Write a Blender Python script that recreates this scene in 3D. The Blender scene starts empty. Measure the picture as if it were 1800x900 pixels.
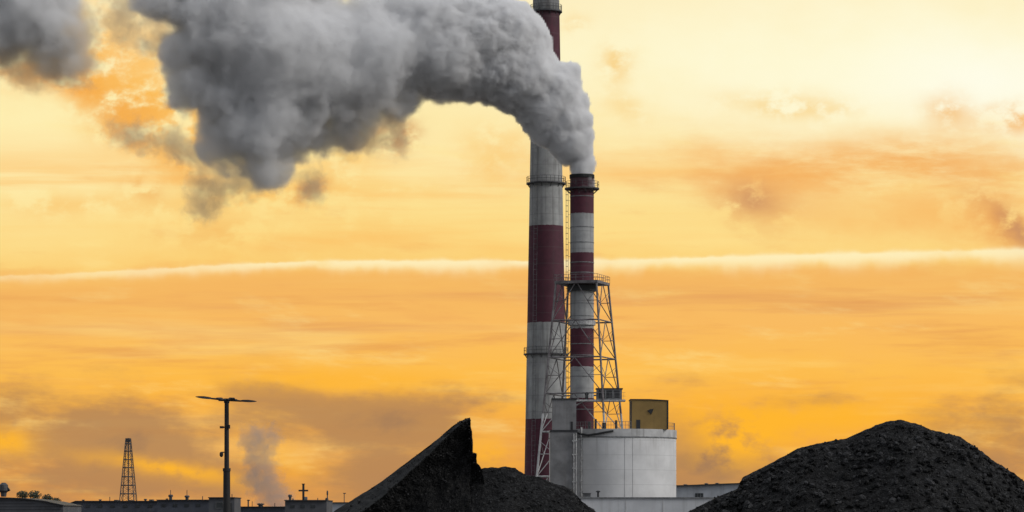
import bpy, bmesh, math, random
import numpy as np
from mathutils import Vector, Matrix, noise as mnoise

rnd = random.Random(7)
nrs = np.random.RandomState(11)
S = bpy.context.scene
COL = S.collection

# ------------------------------------------------------------------ camera
F = 5100.0          # focal length in photo pixels (photo is 1800 wide)
HZ = 915.0          # height of the horizon in photo pixels
CH = 2.0            # camera height, metres

def P(px, py, d):
    return Vector(((px - 900.0) / F * d, d, CH + (HZ - py) / F * d))

def X(px, d): return (px - 900.0) / F * d
def Z(py, d): return CH + (HZ - py) / F * d

cd = bpy.data.cameras.new('camera')
cam = bpy.data.objects.new('camera', cd)
COL.objects.link(cam)
cam.location = (0, 0, CH)
cam.rotation_euler = (math.radians(90), 0, 0)
cd.sensor_width = 36
cd.lens = F * 36 / 1800
cd.shift_y = (HZ - 450) / 1800
cd.clip_start = 0.5
cd.clip_end = 60000
S.camera = cam

# ------------------------------------------------------------------ colour and node helpers
def lin(r, g=None, b=None):
    if g is None: g = b = r
    f = lambda c: (c / 255 / 12.92) if c / 255 <= 0.04045 else ((c / 255 + 0.055) / 1.055) ** 2.4
    return (f(r), f(g), f(b), 1)

class E:
    """A node socket (or number) that understands arithmetic."""
    def __init__(s, t, v): s.t, s.v = t, v
    def _m(s, op, *a):
        n = s.t.nodes.new('ShaderNodeMath'); n.operation = op
        for i, x in enumerate((s,) + a):
            x = x.v if isinstance(x, E) else x
            if isinstance(x, (int, float)): n.inputs[i].default_value = x
            else: s.t.links.new(x, n.inputs[i])
        return E(s.t, n.outputs[0])
    def __add__(s, o): return s._m('ADD', o)
    def __radd__(s, o): return s._m('ADD', o)
    def __sub__(s, o): return s._m('SUBTRACT', o)
    def __rsub__(s, o): return E(s.t, float(o))._m('SUBTRACT', s)
    def __mul__(s, o): return s._m('MULTIPLY', o)
    def __rmul__(s, o): return s._m('MULTIPLY', o)
    def __truediv__(s, o): return s._m('DIVIDE', o)
    def __pow__(s, o): return s._m('POWER', o)
    def abs(s): return s._m('ABSOLUTE')
    def max(s, o): return s._m('MAXIMUM', o)
    def min(s, o): return s._m('MINIMUM', o)
    def sin(s): return s._m('SINE')
    def exp(s): return s._m('EXPONENT')

def sst(x, a, b, lo=0.0, hi=1.0, kind='SMOOTHSTEP'):
    n = x.t.nodes.new('ShaderNodeMapRange'); n.interpolation_type = kind
    x.t.links.new(x.v, n.inputs[0])
    n.inputs[1].default_value = a; n.inputs[2].default_value = b
    n.inputs[3].default_value = lo; n.inputs[4].default_value = hi
    return E(x.t, n.outputs[0])

def vec(t, x, y, z=0.0):
    n = t.nodes.new('ShaderNodeCombineXYZ')
    for i, a in enumerate((x, y, z)):
        a = a.v if isinstance(a, E) else a
        if isinstance(a, (int, float)): n.inputs[i].default_value = a
        else: t.links.new(a, n.inputs[i])
    return n.outputs[0]

def xyz(t, s):
    n = t.nodes.new('ShaderNodeSeparateXYZ'); t.links.new(s, n.inputs[0])
    return [E(t, o) for o in n.outputs]

def noi(t, v, scale=1.0, detail=4.0, rough=0.55, dist=0.0, dims='3D'):
    n = t.nodes.new('ShaderNodeTexNoise'); n.noise_dimensions = dims
    t.links.new(v, n.inputs['Vector'])
    n.inputs['Scale'].default_value = scale; n.inputs['Detail'].default_value = detail
    n.inputs['Roughness'].default_value = rough; n.inputs['Distortion'].default_value = dist
    return E(t, n.outputs[0])

def mixc(t, f, a, b, blend='MIX'):
    n = t.nodes.new('ShaderNodeMix'); n.data_type = 'RGBA'; n.blend_type = blend; n.clamp_factor = True
    f = f.v if isinstance(f, E) else f
    if isinstance(f, (int, float)): n.inputs[0].default_value = f
    else: t.links.new(f, n.inputs[0])
    for i, c in ((6, a), (7, b)):
        if isinstance(c, tuple): n.inputs[i].default_value = c
        else: t.links.new(c, n.inputs[i])
    return n.outputs[2]

def ramp(t, x, stops):
    n = t.nodes.new('ShaderNodeValToRGB'); t.links.new(x.v, n.inputs[0])
    cr = n.color_ramp
    while len(cr.elements) < len(stops): cr.elements.new(0.5)
    for e, (p, c) in zip(cr.elements, stops): e.position = p; e.color = c
    return n.outputs[0]

# ------------------------------------------------------------------ sky
SUN_AZ, SUN_EL = math.radians(104), math.radians(34)     # clockwise from the view direction
W = bpy.data.worlds.new('World'); S.world = W; W.use_nodes = True
t = W.node_tree
for n in list(t.nodes): t.nodes.remove(n)
out = t.nodes.new('ShaderNodeOutputWorld'); bg = t.nodes.new('ShaderNodeBackground')
t.links.new(bg.outputs[0], out.inputs[0])
tc = t.nodes.new('ShaderNodeTexCoord')
dx, dy, dz = xyz(t, tc.outputs['Generated'])
yy = dy.max(0.2)
U = dx / yy * F + 900.0
V = HZ - dz / yy * F
# sunset cloud deck towards the view direction
warpv = vec(t, U / 260.0, V / 170.0, 3.1)
w1 = noi(t, warpv, 1.0, 5.0, 0.6) - 0.5
w2 = noi(t, vec(t, U / 260.0, V / 170.0, 9.7), 1.0, 5.0, 0.6) - 0.5
Vw = V + w1 * 60.0 + (noi(t, vec(t, U / 120.0, V / 34.0, 6.1), 1.0, 6.0, 0.6) - 0.5) * 46.0
base = ramp(t, (Vw / 900.0).max(0.0), [
    (0.00, lin(253, 236, 186)), (0.12, lin(253, 238, 182)), (0.24, lin(253, 230, 162)), (0.36, lin(253, 226, 148)),
    (0.47, lin(253, 217, 131)), (0.515, lin(252, 208, 118)), (0.535, lin(249, 192, 104)), (0.63, lin(249, 187, 97)),
    (0.72, lin(253, 190, 82)), (0.79, lin(251, 181, 70)), (0.88, lin(238, 166, 74)), (1.0, lin(222, 150, 76))])
def blob(u0, v0, a, b, warp=1.0, rot=0.0):
    du = (U + w1 * (2.2 * a * warp) - u0); dv = (V + w2 * (2.2 * b * warp) - v0)
    if rot:
        c, s = math.cos(rot), math.sin(rot)
        du, dv = du * c + dv * s, dv * c - du * s
    q = (du / a) ** 2 + (dv / b) ** 2
    return (q * -1.0).exp()
c = base
# pale glow of the hidden sun, upper right
c = mixc(t, blob(1540, 120, 560, 150, 0.5) * 0.85, c, lin(255, 252, 222))
c = mixc(t, blob(1760, 150, 200, 90, 0.5) * 0.7, c, lin(255, 255, 240))
c = mixc(t, blob(60, 270, 260, 110, 0.4) * 0.75, c, lin(255, 243, 186))
c = mixc(t, blob(230, 40, 120, 60, 0.6) * 0.7, c, lin(255, 238, 186))
c = mixc(t, blob(780, 260, 240, 70, 0.6) * 0.55, c, lin(255, 238, 180))
# long flat streaks
st = noi(t, vec(t, U / 900.0, V / 75.0, 1.3), 1.0, 5.0, 0.55, 0.3)
c = mixc(t, sst(st, 0.46, 0.68) * sst(V, 200, 330) * sst(V, 455, 425) * 0.7, c, lin(252, 190, 100))
c = mixc(t, sst(st, 0.50, 0.28) * sst(V, 240, 330) * sst(V, 1000, 600) * 0.55, c, lin(253, 214, 130))
c = mixc(t, sst(noi(t, vec(t, U / 1100.0, V / 60.0, 7.7), 1.0, 5.0, 0.6), 0.5, 0.72) * sst(V, 480, 520) * sst(V, 760, 640) * 0.8, c, lin(226, 160, 96))
# broad band on the right below the glow
c = mixc(t, blob(1520, 300, 460, 50, 1.0, 0.03) * sst(noi(t, vec(t, U / 200.0, V / 50.0, 21.0), 1.0, 7.0, .62), .28, .6) * 0.95, c, lin(245, 178, 98))
c = mixc(t, blob(1650, 390, 260, 34, 1.0, 0.12) * 0.6, c, lin(248, 186, 102))
c = mixc(t, blob(1250, 420, 240, 20, 1.0) * 0.5, c, lin(255, 226, 146))
# layered broken streaks over the whole deck
sk = noi(t, vec(t, U / 420.0 + V / 260.0, V / 40.0, 12.3), 1.0, 7.0, 0.6)
sk2 = noi(t, vec(t, U / 230.0 - V / 200.0, V / 60.0, 15.9), 1.0, 8.0, 0.62)
c = mixc(t, sst(sk, .52, .74) * sst(V, 470, 520) * .55, c, lin(224, 152, 84))
c = mixc(t, sst(sk, .48, .27) * sst(V, 470, 540) * .6, c, lin(255, 208, 112))
c = mixc(t, sst(sk2, .54, .76) * sst(V, 200, 300) * .40, c, lin(236, 166, 92))
c = mixc(t, sst(sk2, .46, .26) * sst(V, 150, 260) * .40, c, lin(255, 230, 150))
# smudges
fine = noi(t, vec(t, U / 60.0, V / 44.0, 4.4), 1.0, 7.0, 0.58, 0.0)
fm = sst(fine, 0.36, 0.58)
for (u0, v0, a, b, k, rot, col) in [
        (1340, 345, 85, 45, .85, .15, (234, 168, 98)), (1330, 350, 40, 22, .5, .2, (186, 136, 104)),
        (1755, 385, 80, 32, .95, .65, (232, 160, 88)), (1775, 398, 50, 16, .75, .75, (186, 136, 104)), (1640, 370, 110, 28, .5, .25, (248, 182, 98)),
        (1390, 182, 90, 24, .7, .08, (248, 205, 120)), (1665, 205, 38, 34, .7, .2, (244, 184, 100)),
        (1780, 212, 60, 22, .85, -.1, (244, 178, 92)), (1085, 118, 26, 36, .8, 0, (248, 204, 122)), (1100, 190, 40, 22, .5, .3, (249, 208, 128)),
        (1014, 44, 22, 20, .6, 0, (249, 208, 132)), (870, 270, 70, 40, .55, .3, (250, 198, 110)), (640, 420, 120, 50, .35, .5, (250, 196, 105)),
        (420, 415, 130, 38, .6, .2, (246, 188, 100)), (120, 365, 160, 22, .6, 0, (250, 194, 104)), (690, 330, 120, 16, .4, 0, (251, 205, 118)),
        # thin smoke catching the light beside the plume
        (200, 110, 120, 80, 1., .5, (250, 180, 74)), (275, 150, 60, 100, .95, .2, (252, 188, 84)), (330, 230, 60, 50, .9, .4, (250, 190, 92)), (225, 200, 50, 40, .95, .3, (238, 158, 64)), (150, 150, 60, 26, .9, .2, (244, 168, 70)),
        (470, 345, 130, 24, .7, -.1, (250, 190, 96)), (600, 285, 70, 30, .6, -.4, (251, 196, 104)), (310, 300, 80, 24, .7, .4, (244, 176, 84)), (40, 128, 130, 26, .9, .1, (248, 172, 80)), (250, 215, 80, 60, .7, .6, (250, 184, 88)),
        (215, 245, 40, 22, .7, .2, (238, 160, 66)), (250, 335, 40, 20, .7, .4, (240, 172, 84)), (545, 333, 28, 16, .9, -.5, (214, 142, 78)),
        (690, 238, 34, 26, .95, -.3, (206, 138, 78)), (185, 40, 50, 60, .5, 0, (250, 212, 140))]:
    c = mixc(t, blob(u0, v0, a, b, 1.2, rot) * fm * k, c, lin(*col))
# grey brown cloud bank over the horizon, with glowing gaps
lowm = sst(V, 600, 790)
cl = noi(t, vec(t, U / 300.0, V / 150.0, 0.6), 1.0, 7.0, 0.56, 0.15)
bank = blob(160, 770, 330, 95, .8) + blob(700, 745, 240, 62, .9) + blob(480, 690, 70, 20, 1.) * .7 + blob(1240, 800, 110, 46, 1.) * 1.1 + blob(1760, 790, 200, 60, .9) * 1.2 + blob(1460, 700, 90, 24, 1.) * .6 + blob(1350, 660, 200, 20, 1.) * .5 + blob(620, 850, 500, 45, .5) * .9 + blob(1340, 830, 330, 40, .6) * .5
bk = sst(cl + bank * 0.34 + (sk2 - .5) * .5, 0.56, 0.86)
c = mixc(t, bk * sst(V, 560, 720) * 0.86, c, lin(178, 132, 88))
c = mixc(t, sst(cl + bank * 0.30, 0.86, 1.05) * sst(V, 640, 760) * 0.6, c, lin(142, 112, 92))
gap = blob(1400, 735, 260, 50, 1.) + blob(1300, 790, 90, 40, .9) * .9 + blob(560, 665, 260, 26, 1.) * .7 + blob(20, 770, 50, 28, 1.) + blob(300, 825, 130, 16, .8, .18) + blob(500, 805, 70, 40, 1., .6) * .5 + blob(860, 800, 60, 24, 1.) * .8
c = mixc(t, gap * sst(fine, .22, .55) * 0.95, c, lin(255, 182, 48))
# the bright vapour trail that crosses the sky
tv = 487.0 - sst(U, -40, 620, 0.0, 26.0, 'SMOOTHSTEP') - sst(U, 1000, 1800, 0.0, 20.0, 'LINEAR')
fluff = (noi(t, vec(t, U / 26.0, V / 26.0, 2.2), 1.0, 4.0, 0.6) - 0.5)
dvt = V - tv + fluff * 7.0
wdt = sst(U, -50, 1100, 2.2, 4.2, 'LINEAR') * sst(noi(t, vec(t, U / 90.0, V / 200.0, 8.8), 1.0, 3.0, .6), .3, .7, .7, 1.7)
wdt = wdt * sst(dvt, -3, 4, 1.0, 3.0)
trail = ((dvt / wdt) ** 2 * -1.0).exp() * sst(noi(t, vec(t, U / 150.0, V / 90.0, 5.5), 1.0, 3.0, .5), .22, .5, .45, 1.0)
c = mixc(t, sst(V - tv, 0, 30) * sst(V - tv, 120, 30) * 0.35, c, lin(238, 168, 88))
c = mixc(t, trail * sst(U, 0, 700, .42, .76), c, lin(255, 244, 198))
# everything away from the sunset: dull overcast with a trace of blue sky
sky = t.nodes.new('ShaderNodeTexSky'); sky.sky_type = 'NISHITA'; sky.sun_disc = False
sky.sun_elevation = SUN_EL; sky.sun_rotation = SUN_AZ
nsk = mixc(t, 1.0, sky.outputs[0], (0.09, 0.09, 0.09, 1), 'MULTIPLY')
ovn = noi(t, tc.outputs['Generated'], 2.2, 4.0, .55)
over = ramp(t, dz + (ovn - .5) * .5, [(0.0, (.20, .20, .205, 1)), (0.25, (.40, .405, .42, 1)), (0.8, (.86, .87, .90, 1))])
rear = mixc(t, 0.25, over, nsk)
front = sst(dy, 0.72, 0.95) * sst(dz, 0.55, 0.26)
c = mixc(t, front, rear, c)
t.links.new(c, bg.inputs[0]); bg.inputs[1].default_value = 1.0

sd = bpy.data.lights.new('sun', 'SUN'); so = bpy.data.objects.new('sun', sd); COL.objects.link(so)
sd.energy = 1.5; sd.angle = math.radians(14); sd.color = (1.0, 0.965, 0.91)
sv = Vector((math.sin(SUN_AZ) * math.cos(SUN_EL), math.cos(SUN_AZ) * math.cos(SUN_EL), math.sin(SUN_EL)))
so.rotation_euler = sv.to_track_quat('Z', 'Y').to_euler()
so.location = (60, -40, 80)

S.render.engine = 'CYCLES'
S.cycles.use_denoising = True
S.cycles.max_bounces = 10
S.cycles.volume_bounces = 6
S.cycles.use_adaptive_sampling = True
S.cycles.adaptive_threshold = 0.02
S.cycles.diffuse_bounces = 3
S.cycles.volume_step_rate = 1.0
S.cycles.volume_max_steps = 256
S.view_settings.view_transform = 'Standard'; S.view_settings.look = 'None'
S.view_settings.exposure = 0; S.view_settings.gamma = 1; S.view_settings.use_curve_mapping = False

# ------------------------------------------------------------------ materials
def mat(name, col, rough=0.6, metal=0.0, var=0.12, scale=1.5, streak=0.0, bump=0.0, bscale=6.0, stain=(0.12, 0.11, 0.10, 1)):
    m = bpy.data.materials.new(name); m.use_nodes = True; t = m.node_tree
    b = t.nodes['Principled BSDF']
    tc = t.nodes.new('ShaderNodeTexCoord'); ov = tc.outputs['Object']
    n = noi(t, ov, scale, 6.0, 0.6)
    dark = tuple(x * (1 - var * 2) for x in col[:3]) + (1,)
    lite = tuple(min(1, x * (1 + var)) for x in col[:3]) + (1,)
    c = mixc(t, sst(n, .3, .7), dark, lite)
    if streak:
        x, y, z = xyz(t, ov)
        s = noi(t, vec(t, x * 1.6, y * 1.6, z * 0.05), 1.0, 5.0, .6)
        s2 = noi(t, vec(t, x * .4, y * .4, z * 0.09), 1.0, 4.0, .6)
        c = mixc(t, sst(s, .46, .72) * sst(s2, .35, .62) * streak, c, stain)
    t.links.new(c, b.inputs['Base Color'])
    b.inputs['Roughness'].default_value = rough; b.inputs['Metallic'].default_value = metal
    if bump:
        bn = t.nodes.new('ShaderNodeBump'); bn.inputs['Strength'].default_value = bump; bn.inputs['Distance'].default_value = 0.05
        t.links.new(noi(t, ov, bscale, 6.0, .6).v, bn.inputs['Height']); t.links.new(bn.outputs[0], b.inputs['Normal'])
    return m

def banded(name, edges, first_red, white, red, streak, rough=0.75, soot=0):
    """Painted bands by height over the ground; edges are heights from the top down."""
    m = mat(name, (0.5, 0.5, 0.5, 1), rough); t = m.node_tree; b = t.nodes['Principled BSDF']
    tc = t.nodes.new('ShaderNodeTexCoord'); ov = tc.outputs['Object']; x, y, z = xyz(t, ov)
    zz = z + (noi(t, vec(t, x * 2, y * 2, z * .3), 1.0, 3.0) - .5) * 0.25
    f = None
    sgn = 1.0 if first_red else -1.0
    val = E(t, 0.0 + (1.0 if first_red else 0.0))._m('ADD', 0.0)
    for e in edges:
        sgn_step = sst(zz, e - .03, e + .03, 1.0, 0.0, 'LINEAR') * (-sgn)
        val = val + sgn_step; sgn = -sgn
    n = noi(t, ov, .6, 6.0, .6)
    w = mixc(t, sst(n, .3, .7), tuple(a * .74 for a in white) + (1,), white + (1,))
    s = noi(t, vec(t, x * 1.3, y * 1.3, z * 0.03), 1.0, 6.0, .62)
    s2 = noi(t, vec(t, x * .3, y * .3, z * 0.05), 1.0, 4.0, .6)
    w = mixc(t, sst(s, .45, .68) * sst(s2, .3, .6) * streak, w, (.13, .125, .12, 1))
    r = mixc(t, sst(n, .3, .7), tuple(a * .7 for a in red) + (1,), red + (1,))
    r = mixc(t, sst(s, .5, .75) * streak * .5, r, (.05, .03, .035, 1))
    # horizontal pour joints
    jo = ((z * (2 * math.pi / 3.0)).sin() - .97).max(0.0) * 8.0
    c = mixc(t, val, w, r)
    if soot: c = mixc(t, sst(zz + (s - .5) * 5.0, soot - 4.0, soot) * .4, c, (.018, .015, .016, 1))
    c = mixc(t, jo, c, (.1, .09, .09, 1))
    t.links.new(c, b.inputs['Base Color'])
    return m

M = {
    'steel_light': mat('galvanised steel', (.46, .46, .46, 1), .55, .3, .2, 3.0, .5),
    'steel_dark': mat('dark weathered steel', (.075, .075, .08, 1), .6, .4, .2, 3.0),
    'steel_mid': mat('grey painted steel', (.2, .205, .21, 1), .6, .2, .2, 2.0, .4),
    'lattice': mat('weathered lattice steel', (.23, .21, .21, 1), .6, .2, .25, 1.0, .3),
    'concrete': mat('grey stained concrete', (.19, .19, .195, 1), .9, 0, .22, .28, .8, .2),
    'tank': mat('off white tank paint', (.66, .66, .66, 1), .7, 0, .07, .35, .35, 0),
    'tank_rim': mat('dirty tank rim paint', (.46, .46, .46, 1), .7, 0, .12, .5, .6),
    'annex': mat('white annex render', (.55, .56, .58, 1), .8, 0, .06, .3, .25),
    'black': mat('black steel', (.02, .02, .022, 1), .6),
    'yellow': mat('dull ochre cladding', (.27, .170, .048, 1), .65, 0, .06, .6, .25, stain=(.07, .045, .02, 1)),
    'roof_dark': mat('dark sheet roofing', (.03, .031, .035, 1), .6, .2, .15, .6, .2),
    'wall_blue': mat('blue grey wall sheeting', (.055, .062, .082, 1), .7, 0, .15, .5, .4),
    'wall_grey': mat('grey building wall', (.075, .078, .088, 1), .8, 0, .12, .5, .4),
    'wall_pale': mat('pale grey far wall', (.34, .36, .39, 1), .8, 0, .1, .2, .3),
    'glass': mat('dark window glass', (.03, .035, .04, 1), .15),
    'lamp': mat('lamp housing', (.011, .011, .012, 1), .75),
    'leaf': mat('hedge leaf', (.035, .045, .02, 1), .7, 0, .3, 4.0),
    'bark': mat('bark', (.06, .045, .035, 1), .9),
    'soot': mat('soot black lining', (.012, .012, .012, 1), .9),
}

def lattice_material():
    m = mat('two tone lattice steel', (.2, .2, .2, 1), .6, .1); t = m.node_tree; b = t.nodes['Principled BSDF']
    tc = t.nodes.new('ShaderNodeTexCoord'); ov = tc.outputs['Object']; z = xyz(t, ov)[2]
    n = noi(t, ov, .7, 5.0, .6)
    a = mixc(t, sst(n, .3, .7), (.09, .075, .08, 1), (.22, .21, .215, 1)); c = mixc(t, sst(n, .2, .6), (.28, .28, .285, 1), (.55, .55, .55, 1))
    t.links.new(mixc(t, sst(z + n * 1.5, Z(728, 500) + .6, Z(728, 500) + .9), c, a), b.inputs['Base Color'])  # paler tone below, darker above, with a ragged change between
    return m
M['lattice'] = lattice_material()

def tank_material():
    m = mat('weathered tank paint', (.66, .66, .66, 1), .7); t = m.node_tree; b = t.nodes['Principled BSDF']
    tc = t.nodes.new('ShaderNodeTexCoord'); ov = tc.outputs['Object']; x, y, z = xyz(t, ov)
    n = noi(t, ov, .25, 6.0, .6); c = mixc(t, sst(n, .3, .7), (.56, .56, .56, 1), (.69, .69, .69, 1))
    course = ((z * (2 * math.pi / 2.4)).sin() - .985).max(0.0) * 30.0
    c = mixc(t, course, c, (.4, .4, .4, 1))
    s = noi(t, vec(t, x * 1.2, y * 1.2, z * .06), 1.0, 6.0, .65); s2 = noi(t, vec(t, x * .25, y * .25, z * .12), 1.0, 4.0, .6)
    drip = sst(s, .48, .74) * sst(z + s2 * 6.0, Z(835, 478) + 2, Z(775, 478) + 4)
    c = mixc(t, drip * .6, c, (.27, .25, .23, 1))
    c = mixc(t, sst(s2, .52, .72) * sst(s, .35, .7) * .35, c, (.33, .31, .29, 1))
    t.links.new(c, b.inputs['Base Color']); return m
M['tank'] = tank_material()

# coal
def coal_material(name='coal', lumps=False):
    m = bpy.data.materials.new(name); m.use_nodes = True; t = m.node_tree; b = t.nodes['Principled BSDF']
    tc = t.nodes.new('ShaderNodeTexCoord'); ov = tc.outputs['Object']
    n1 = noi(t, ov, 9.0, 6.0, .65); n2 = noi(t, ov, .8, 4.0, .6)
    c = mixc(t, sst(n1, .35, .75), (.0016, .0016, .0018, 1), (.0056, .0056, .006, 1))
    c = mixc(t, sst(n2, .45, .75) * .5, c, (.0085, .0082, .008, 1))
    gi = t.nodes.new('ShaderNodeNewGeometry'); ri = E(t, gi.outputs['Random Per Island'])
    c = mixc(t, sst(ri, .35, 1.0) * (1.0 if lumps else 0.0), c, (.034, .034, .036, 1))
    t.links.new(c, b.inputs['Base Color'])
    vo = t.nodes.new('ShaderNodeTexVoronoi'); t.links.new(ov, vo.inputs['Vector']); vo.inputs['Scale'].default_value = 16
    cr = xyz(t, vo.outputs['Color'])[0]
    t.links.new(sst(cr, .55, 1.0, .9, .5).v, b.inputs['Roughness'])
    b.inputs['Specular IOR Level'].default_value = .22
    bn = t.nodes.new('ShaderNodeBump'); bn.inputs['Strength'].default_value = .7; bn.inputs['Distance'].default_value = .05
    h = E(t, vo.outputs['Distance']) * -1.0 + noi(t, ov, 22.0, 5.0, .6) * .6
    t.links.new(h.v, bn.inputs['Height']); t.links.new(bn.outputs[0], b.inputs['Normal'])
    return m
M['coal'] = coal_material()
M['coal_lump'] = coal_material('coal lump', True)
M['coal_shoulder'] = mat('paler shoulder coal', (.0085, .0094, .0099, 1), .85, 0, .3, 3.0, 0, .5, 9.0)  # paler coal tone for the shoulder of the pointed heap

# ------------------------------------------------------------------ object helpers
def root_loc(o):
    v = Vector(o.location)
    while o.parent: o = o.parent; v += o.location
    return v

def tag(o, label=None, cat=None, group=None, kind=None):
    for k, v in (('label', label), ('category', cat), ('group', group), ('kind', kind)):
        if v: o[k] = v
    return o

def thing(name, loc, label, cat, group=None):
    o = bpy.data.objects.new(name, None); COL.objects.link(o); o.location = loc
    o.empty_display_size = .3
    return tag(o, label, cat, group)

class MB:
    """Collects shapes given in world coordinates and links them as one mesh."""
    def __init__(s): s.v, s.f = [], []
    def add(s, vs, fs):
        k = len(s.v); s.v += [tuple(v) for v in vs]; s.f += [tuple(i + k for i in f) for f in fs]; return s
    def box(s, x0, x1, y0, y1, z0, z1):
        vs = [(x, y, z) for z in (z0, z1) for y in (y0, y1) for x in (x0, x1)]
        return s.add(vs, [(0, 2, 3, 1), (4, 5, 7, 6), (0, 1, 5, 4), (2, 6, 7, 3), (0, 4, 6, 2), (1, 3, 7, 5)])
    def bar(s, a, b, r, n=6, r2=None):
        a, b = Vector(a), Vector(b); r2 = r if r2 is None else r2
        d = (b - a).normalized(); u = d.orthogonal().normalized(); w = d.cross(u)
        vs = []
        for p, q in ((a, r), (b, r2)):
            vs += [p + (u * math.cos(2 * math.pi * i / n) + w * math.sin(2 * math.pi * i / n)) * q for i in range(n)]
        fs = [(i, (i + 1) % n, n + (i + 1) % n, n + i) for i in range(n)] + [tuple(range(n - 1, -1, -1)), tuple(range(n, 2 * n))]
        return s.add(vs, fs)
    def path(s, pts, r, n=6):
        for a, b in zip(pts, pts[1:]): s.bar(a, b, r, n)
        return s
    def lathe(s, cx, cy, prof, n=48, close=False):
        """prof: (radius, z) pairs, swept round a vertical axis"""
        vs, fs = [], []
        for r, z in prof:
            vs += [(cx + r * math.cos(2 * math.pi * i / n), cy + r * math.sin(2 * math.pi * i / n), z) for i in range(n)]
        m = len(prof)
        for k in range(m if close else m - 1):
            a, b = k * n, ((k + 1) % m) * n
            fs += [(a + i, a + (i + 1) % n, b + (i + 1) % n, b + i) for i in range(n)]
        if not close:
            fs += [tuple(range(n - 1, -1, -1)), tuple(range((m - 1) * n, m * n))]
        return s.add(vs, fs)
    def ring(s, cx, cy, r0, r1, z0, z1, n=48):
        return s.lathe(cx, cy, [(r0, z0), (r1, z0), (r1, z1), (r0, z1)], n, True)
    def prism(s, poly, y0, y1):
        """poly: (x, z) outline run from y0 to y1"""
        n = len(poly)
        vs = [(x, y0, z) for x, z in poly] + [(x, y1, z) for x, z in poly]
        return s.add(vs, [tuple(range(n)), tuple(range(2 * n - 1, n - 1, -1))] + [(i, n + i, n + (i + 1) % n, (i + 1) % n) for i in range(n)])
    def build(s, name, m, parent=None, smooth=False, loc=None):
        off = root_loc(parent) if parent else Vector(loc if loc is not None else (0, 0, 0))
        me = bpy.data.meshes.new(name)
        me.from_pydata([tuple(Vector(v) - off) for v in s.v], [], s.f); me.validate(); me.update()
        bm = bmesh.new(); bm.from_mesh(me); bmesh.ops.recalc_face_normals(bm, faces=bm.faces); bm.to_mesh(me); bm.free()
        me.materials.append(m)
        if smooth:
            me.polygons.foreach_set('use_smooth', [True] * len(me.polygons))
            try: me.set_sharp_from_angle(angle=math.radians(35))
            except Exception: pass
        o = bpy.data.objects.new(name, me); COL.objects.link(o)
        if parent: o.parent = parent
        else: o.location = off
        return o

# ------------------------------------------------------------------ ground
g = MB(); g.add([(-9000, -300, 0), (9000, -300, 0), (9000, 24000, 0), (-9000, 24000, 0)], [(0, 1, 2, 3)])
go = g.build('ground', mat('bare yard ground', (.09, .085, .08, 1), .95, 0, .2, .05)); tag(go, kind='structure')

# ------------------------------------------------------------------ tall chimney
def ring_platform(root, cx, cy, r0, r1, z, rail_h, mdeck, n=24, every=1):
    pl = MB().ring(cx, cy, r0, r1, z - .22, z, 40).build('platform', mdeck, root)
    rl = MB()
    for h in (rail_h, rail_h * .55):
        pts = [(cx + (r1 - .08) * math.cos(2 * math.pi * i / n), cy + (r1 - .08) * math.sin(2 * math.pi * i / n), z + h) for i in range(n + 1)]
        rl.path(pts, .035, 5)
    for i in range(n):
        a = 2 * math.pi * i / n
        p = (cx + (r1 - .08) * math.cos(a), cy + (r1 - .08) * math.sin(a))
        rl.bar((p[0], p[1], z), (p[0], p[1], z + rail_h), .035, 5)
    rl.build('railing', mdeck, pl)
    for i in range(12):
        a = 2 * math.pi * (i + .5) / 12
        MB().bar((cx + r0 * math.cos(a), cy + r0 * math.sin(a), z - 1.0), (cx + (r1 - .15) * math.cos(a), cy + (r1 - .15) * math.sin(a), z - .22), .06, 5).build('bracket', mdeck, pl)
    return pl

D1 = 530.0
cx1 = X(960, D1); k1 = D1 / F
hw = lambda py: (23.2 + 7.0 * (py / 400.0)) if py < 400 else (30.2 + 7.9 * ((py - 400) / 435.0))
tall = thing('tall_chimney', (cx1, D1, 0), 'tall tapering concrete chimney with broad dark red and pale bands, passing behind the smoke', 'chimney')
ytop = -170
prof = [(hw(HZ + CH / k1) * k1, -.3)] + [(hw(py) * k1, Z(py, D1)) for py in (835, 700, 570, 400, 240, 120, 0, ytop)]
mt = banded('tall chimney paint', [Z(p, D1) for p in (22, 228, 398, 568, 737)], False, (.37, .375, .37), (.088, .017, .034), .9, soot=Z(60, 530) + 4)
sh = MB().lathe(cx1, D1, prof, 64).build('shaft', mt, tall, True)
for py, ext in ((20, 3.2), (322, 4.6), (622, 4.0)):
    ring_platform(tall, cx1, D1, hw(py) * k1 - .1, (hw(py) + ext) * k1 + .15, Z(py, D1), 1.1, M['steel_dark'], 28)
# ladder up the left front of the shaft
ld = MB()
la = math.radians(235)
for py0, py1 in ((920, 570), (570, 400), (400, 240), (240, 0)):
    q = []
    for py in (py0, py1):
        r = hw(py) * k1 + .25
        q.append(Vector((cx1 + r * math.cos(la), D1 + r * math.sin(la), Z(py, D1))))
    for dxx in (-.3, .3): ld.bar(q[0] + Vector((dxx, 0, 0)), q[1] + Vector((dxx, 0, 0)), .035, 4)
    nst = int((q[1].z - q[0].z) / .9)
    for i in range(nst):
        p = q[0].lerp(q[1], (i + .5) / nst); ld.bar(p - Vector((.3, 0, 0)), p + Vector((.3, 0, 0)), .025, 4)
ld.build('ladder', M['steel_mid'], tall)

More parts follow.
